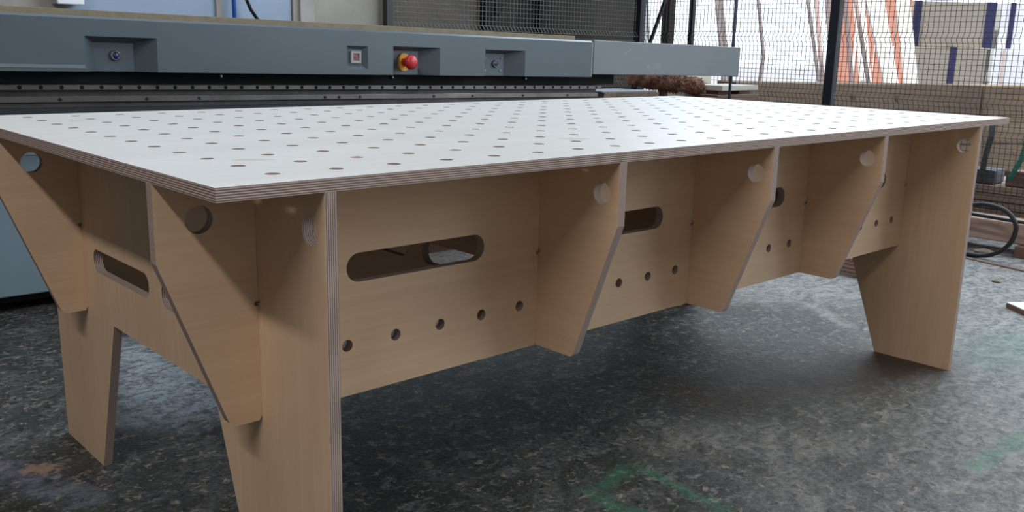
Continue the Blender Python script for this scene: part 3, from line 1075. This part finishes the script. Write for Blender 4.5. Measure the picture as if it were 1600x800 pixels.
# ------------------------------------------------------------------ strapped packs of panels outside
def pack(label, p0, p1, depth, z0, z1, straps, mat='pack_beige', strap='blue_strap'):
    """upright pack: face from p0 to p1 in plan; straps are (u0, u1) along the face"""
    a, b = Vector((*p0, 0)), Vector((*p1, 0))
    L = (b - a).length
    ang = math.atan2(b.y - a.y, b.x - a.x)
    t = thing('panel_pack', label, 'pack', (a.x, a.y, z0), (0, 0, ang))
    H = z1 - z0
    n = 6
    for k in range(n):
        lo = depth * k / n
        obj('wrapped_panel', box((0.004 * (k % 2), lo + 0.002, 0), (L, lo + depth / n - 0.001, H), 0.003), mat, t)
    for u0, u1 in straps:
        bm = bmesh.new()
        add_box(bm, (u0, -0.004, 0.002), (u1, -0.0005, H + 0.004))
        add_box(bm, (u0, -0.004, H + 0.0005), (u1, depth, H + 0.004))
        obj('strap', bm, strap, t)
    return t


pack('lower beige pack of panels with one blue strap, behind the timber pile', (8.60, 3.09), (9.12, 2.60), 0.5, -0.02, 1.000, ((0.355, 0.415),))
pack('upper beige pack of panels with two wide blue straps, stacked outside', (8.645, 3.15), (9.23, 2.60), 0.45, 1.006, 1.43, ((0.0, 0.075), (0.70, 0.795)))
pack('narrow pale panel pack right of the beige packs with a blue strap', (9.27, 2.565), (9.42, 2.42), 0.3, 1.0, 1.43, ((0.075, 0.125),), 'white_paint')
pack('narrow white panel pack under the pale strapped one at the far right', (9.18, 2.56), (9.42, 2.34), 0.45, -0.02, 0.990, ((0.09, 0.115),), 'white_paint', 'pink_plank')

# ------------------------------------------------------------------ timber piles beyond the fence
pa, pb = Vector((4.745, 2.49, 0)), Vector((7.6, 1.014, 0))
pdir = (pb - pa).normalized()
ang = math.atan2(pdir.y, pdir.x)
L = (pb - pa).length
pile = thing('timber_pile', 'long pile of beige squared timbers lying just outside the mesh fence', 'timber', (pa.x, pa.y, 0), (0, 0, ang))
for r_i, (z0, z1) in enumerate(((0.10, 0.30), (0.302, 0.505), (0.507, 0.716))):
    cuts = [0.0, 1.45 + 0.25 * r_i, L]
    for q in range(2):
        dy = random.uniform(0, 0.012)
        obj('timber', box((cuts[q] + 0.004, dy, z0), (cuts[q + 1] - 0.004, 0.26 + dy, z1), 0.006), 'old_timber', pile)
for u in (0.3, 1.2, 2.35, 3.0):
    obj('bearer', box((u, 0.01, -0.02), (u + 0.12, 0.25, 0.10), 0.004), 'red_timber', pile)
for u, z, r_ in ((1.98, 0.40, 0.02), (1.25, 0.62, 0.02), (2.3, 0.24, 0.022), (0.9, 0.63, 0.018)):
    b = bmesh.new()
    add_lathe(b, [(0, -0.003), (r_, -0.003), (r_, 0.001), (r_ * 0.5, 0.003), (0, 0.003)], 12, at(u, 0.0, z, FACE_Y))
    obj('knot', b, 'red_timber', pile)


def strap(label, pts, w, mat):
    bm = bmesh.new()
    ring0 = None
    for p in pts:
        p = Vector(p)
        c = [bm.verts.new(p + Vector((sx * w / 2 * 0.735 + sy * 0.002 * 0.66, -sx * w / 2 * 0.677 + sy * 0.002 * 0.71, 0))) for sx, sy in ((-1, -1), (1, -1), (1, 1), (-1, 1))]
        if ring0:
            for q in range(4):
                bm.faces.new((ring0[q], ring0[(q + 1) % 4], c[(q + 1) % 4], c[q]))
        else:
            bm.faces.new(c)
        ring0 = c
    bm.faces.new(ring0)
    bmesh.ops.recalc_face_normals(bm, faces=bm.faces)
    return tag(obj('webbing_strap', bm, mat), label, 'strap')


strap('dark green webbing strap hanging beside the far right leg of the bench', [(4.69, 0.856, 0.565), (4.68, 0.852, 0.50), (4.675, 0.865, 0.40), (4.68, 0.872, 0.27)], 0.03, 'dark_strap')
strap('bright green webbing strap hanging at the right edge behind the fence', [(4.69, 0.685, 0.72), (4.68, 0.665, 0.55), (4.68, 0.69, 0.40), (4.68, 0.735, 0.285)], 0.03, 'green_strap')
obj_ = obj('steel_channel', box((4.70, 0.815, 0.252), (4.84, 1.6, 0.325), 0.004), 'blue_dark_obj')
tag(obj_, 'dark blue-grey steel channel lying on the low stack of rough boards', 'channel')
obj_ = obj('timber_block', box((4.70, 0.56, 0.252), (4.84, 0.76, 0.330), 0.004), 'red_timber')
tag(obj_, 'red-brown timber block on the low board stack under the green strap', 'block')
low = thing('board_stack', 'low stack of rough weathered boards just behind the mesh at far right', 'boards', (4.66, 0, 0))
zc = 0.0
for k in range(6):
    h = 0.042
    dx = random.uniform(0, 0.02)
    obj('board', box((dx, -0.9 + random.uniform(-.05, .05), zc), (0.5 + dx, 1.7 + random.uniform(-.05, .05), zc + h - 0.003), 0.003), 'grey_timber', low)
    zc += h
# long beam lying in front of the fence, on a block
beam = obj('long_timber', box((4.15, -0.9, 0.054), (4.33, 1.25, 0.152), 0.006), 'pink_board')
tag(beam, 'long pinkish timber lying on blocks along the foot of the mesh fence', 'timber')
bk = obj('bearer_block', box((4.10, 0.36, 0.0), (4.34, 0.475, 0.054), 0.004), 'red_timber')
tag(bk, 'red-brown block carrying the long timber near the right edge', 'block')
bk = obj('bearer_block', box((4.16, 1.0, 0.0), (4.32, 1.12, 0.054), 0.004), 'red_timber')
tag(bk, 'block under the far end of the long timber behind the bench leg', 'block')

# black hose standing in a loop
bm = bmesh.new()
ctrl = [(3.95, 0.78, 0.215), (3.95, 0.70, 0.235), (3.95, 0.628, 0.243), (3.95, 0.572, 0.251), (3.95, 0.516, 0.245), (3.95, 0.473, 0.228), (3.95, 0.441, 0.194), (3.95, 0.430, 0.155),
        (3.95, 0.442, 0.098), (3.95, 0.477, 0.052), (3.95, 0.519, 0.026), (3.95, 0.567, 0.0122), (3.95, 0.64, 0.0115), (3.96, 0.75, 0.0115), (3.99, 0.86, 0.0115), (4.05, 0.95, 0.0115)]


def smooth_path(pts, n=5):
    pts = [Vector(p) for p in pts]
    out = []
    for i in range(len(pts) - 1):
        p0, p1, p2, p3 = pts[max(i - 1, 0)], pts[i], pts[i + 1], pts[min(i + 2, len(pts) - 1)]
        for k in range(n):
            s = k / n
            out.append(0.5 * ((2 * p1) + (p2 - p0) * s + (2 * p0 - 5 * p1 + 4 * p2 - p3) * s * s + (3 * p1 - p0 - 3 * p2 + p3) * s ** 3))
    out.append(pts[-1])
    return out


add_tube(bm, smooth_path(ctrl), 0.0105, 10)
add_tube(bm, smooth_path([(3.95, 0.78, 0.215), (4.0, 0.86, 0.205), (4.03, 0.80, 0.196), (4.0, 0.69, 0.193), (3.98, 0.55, 0.191), (3.98, 0.454, 0.188), (3.99, 0.38, 0.186), (4.0, 0.2, 0.175), (4.02, -0.2, 0.10), (4.05, -0.5, 0.0115)]), 0.008, 10)
tag(obj('rubber_hose', bm, 'rubber', None, True), 'thick black rubber hose standing in a loop right of the bench leg', 'hose')


def pebble(label, x, y, sx, sy, sz, rz, mat='stone'):
    bm = bmesh.new()
    bmesh.ops.create_icosphere(bm, subdivisions=1, radius=1)
    rnd = random.Random(int(x * 1000))
    for v in bm.verts:
        v.co *= rnd.uniform(0.8, 1.15)
        v.co = Vector((v.co.x * sx, v.co.y * sy, max(v.co.z, -0.3) * sz))
    mn = min(v.co.z for v in bm.verts)
    for v in bm.verts:
        v.co.z -= mn
    o = obj('stone', bm, mat)
    o.location = (x, y, 0)
    o.rotation_euler.z = rz
    return tag(o, label, 'stone')


pebble('pointed brown lump on the floor inside the hose loop', 4.02, 0.575, 0.03, 0.05, 0.03, 0.4)
pebble('tiny brown crumb on the dusty floor below the hose loop', 3.52, 0.335, 0.018, 0.022, 0.008, 0.2)
oc = thing('wood_offcut', 'white-faced red-brown wood offcut lying on the floor at the right edge', 'offcut', (3.13, 0.085, 0), (0, 0, math.radians(-38)))
obj('core', box((-0.045, -0.06, 0), (0.28, 0.06, 0.018), 0.002), 'red_timber', oc)
obj('white_face', box((-0.043, -0.058, 0.018), (0.278, 0.058, 0.0205)), 'white_paint', oc)
sl = obj('wood_strip', box((0, 0, 0), (0.02, 0.7, 0.005)), 'red_timber')
sl.location = (3.72, -0.05, 0)
sl.rotation_euler.z = math.radians(-14)
tag(sl, 'thin dark strip lying on the floor in front of the hose loop', 'strip')

# low stack of boards seen under the bench between gusset and far leg
st = thing('board_stack', 'low stack of pinkish boards on the floor beyond the bench, seen under its far end', 'boards', (3.13, 0.45, 0))
zc = 0
for k in range(5):
    h = (0.013, 0.017, 0.015, 0.016, 0.014)[k]
    dx = random.uniform(0.0, 0.012)
    obj('board', box((dx, 0.20 + random.uniform(-.02, .02), zc), (0.38 + dx, 0.75, zc + h - 0.0025), 0.001), 'pink_board', st)
    zc += h

# ------------------------------------------------------------------ scrap bench between machine and fence
rk = thing('scrap_bench', 'low rough bench behind the far corner of the workbench, under the scrap wood', 'bench', (0, 0, 0))
obj('bench_top', box((3.06, 2.12, 0.575), (4.54, 2.75, 0.600)), 'red_timber', rk)
for x_, y_ in ((3.12, 2.16), (4.47, 2.16), (3.12, 2.7), (4.47, 2.7)):
    obj('leg', box((x_ - 0.03, y_ - 0.03, 0), (x_ + 0.03, y_ + 0.03, 0.575)), 'red_timber', rk)


def slab(name, label, cat, lo, hi, z0, z1, mat, rz=0.0, group=None, bev=0.002):
    cx, cy = (lo[0] + hi[0]) / 2, (lo[1] + hi[1]) / 2
    hx, hy = (hi[0] - lo[0]) / 2, (hi[1] - lo[1]) / 2
    o = obj(name, box((-hx, -hy, 0), (hx, hy, z1 - z0), bev), mat)
    o.location = (cx, cy, z0)
    o.rotation_euler.z = rz
    return tag(o, label, cat, group)


slab('brown_plank', 'brown plank end under the grey sheet on the scrap bench', 'plank', (3.08, 2.14), (3.74, 2.45), 0.6002, 0.652, 'red_timber')
slab('sheet_stack', 'grey-topped sheet lying beside the bark roll at the end of the machine', 'sheet', (3.07, 2.14), (3.51, 2.40), 0.6522, 0.688, 'grey_timber')
slab('grey_sheet', 'thin pale blue-grey sheet covering the brown boards beside the bark roll', 'sheet', (3.07, 2.15), (3.505, 2.41), 0.6882, 0.694, 'sheet')
slab('brown_plank', 'reddish plank lying flat right of the white chip on the scrap bench', 'plank', (3.75, 2.13), (4.03, 2.23), 0.6002, 0.648, 'red_timber')

# shaggy bark roll
bm = bmesh.new()
rnd = random.Random(3)
pts, rad = [], []
for k in range(41):
    q = k / 40
    pts.append((3.50 + 0.60 * q, 2.325 + 0.015 * math.sin(5 * q), 0.7600 - 0.066 * q + 0.005 * math.sin(9 * q)))
    rad.append(0.045 + 0.004 * math.sin(7 * q + 1) + 0.004 * math.sin(23 * q) - (0.010 * (1 - q / 0.1) if q < 0.1 else 0))
add_tube(bm, pts, 0.05, 26, True, rad)
for v in bm.verts:
    v.co += Vector((rnd.uniform(-.003, .003), rnd.uniform(-.003, .003), rnd.uniform(-.003, .0035)))
roll = obj('bark_roll', bm, 'bark', None, False)
tag(roll, 'shaggy red-brown bark log lying across the scrap pile behind the bench corner', 'log')
# fibres sticking out of it
bm = bmesh.new()
for k in range(900):
    s = rnd.random()
    i = min(int(s * 40), 39)
    c = Vector(pts[i]).lerp(Vector(pts[i + 1]), s * 40 - i)
    a = rnd.uniform(0, 2 * math.pi)
    n = Vector((rnd.uniform(-.5, .5), math.cos(a), math.sin(a))).normalized()
    r0 = 0.047
    p = c + Vector((0, math.cos(a), math.sin(a))) * 0.042
    q = p + n * rnd.uniform(0.008, 0.02) + Vector((rnd.uniform(-.02, .02), 0, 0))
    add_bar(bm, p, q, 0.0022)
fo = obj('bark_fibre', bm, 'bark', roll)
fo['kind'] = 'stuff'
slab('support_block', 'cream block standing under the bark roll behind the bench', 'block', (3.92, 2.29), (4.04, 2.38), 0.6002, 0.634, 'cream')
slab('cream_box', 'cream cardboard box standing under the grey machine extension', 'box', (4.11, 2.42), (4.37, 2.55), 0.6002, 0.80, 'cream')
slab('white_plank_stack', 'thick pale plank on top of the board pile right of the cream box', 'plank', (4.125, 2.17), (4.51, 2.40), 0.682, 0.712, 'pale_board', 0.02)
slab('pale_plank', 'pale plank with a grey end lying behind the thick pale plank', 'plank', (4.20, 2.58), (4.53, 2.70), 0.705, 0.742, 'pale_board', -0.02)
slab('spacer_block', 'dark block between the pale planks and the scrap bench', 'block', (4.26, 2.60), (4.42, 2.69), 0.6002, 0.7045, 'red_timber')
slab('orange_plank', 'orange-brown thin plank in the pile right of the steel pole', 'plank', (4.06, 2.15), (4.49, 2.31), 0.640, 0.6600, 'old_timber', 0.01)
slab('brown_plank', 'dark brown plank under the orange-brown one right of the steel pole', 'plank', (4.06, 2.14), (4.50, 2.31), 0.6002, 0.6395, 'red_timber')
slab('spacer_block', 'short dark spacer under the thick pale plank', 'block', (4.14, 2.20), (4.24, 2.29), 0.6602, 0.6818, 'red_timber')
slab('spacer_block', 'second dark spacer near the free end of the thick pale plank', 'block', (4.34, 2.19), (4.46, 2.29), 0.6602, 0.6818, 'red_timber')
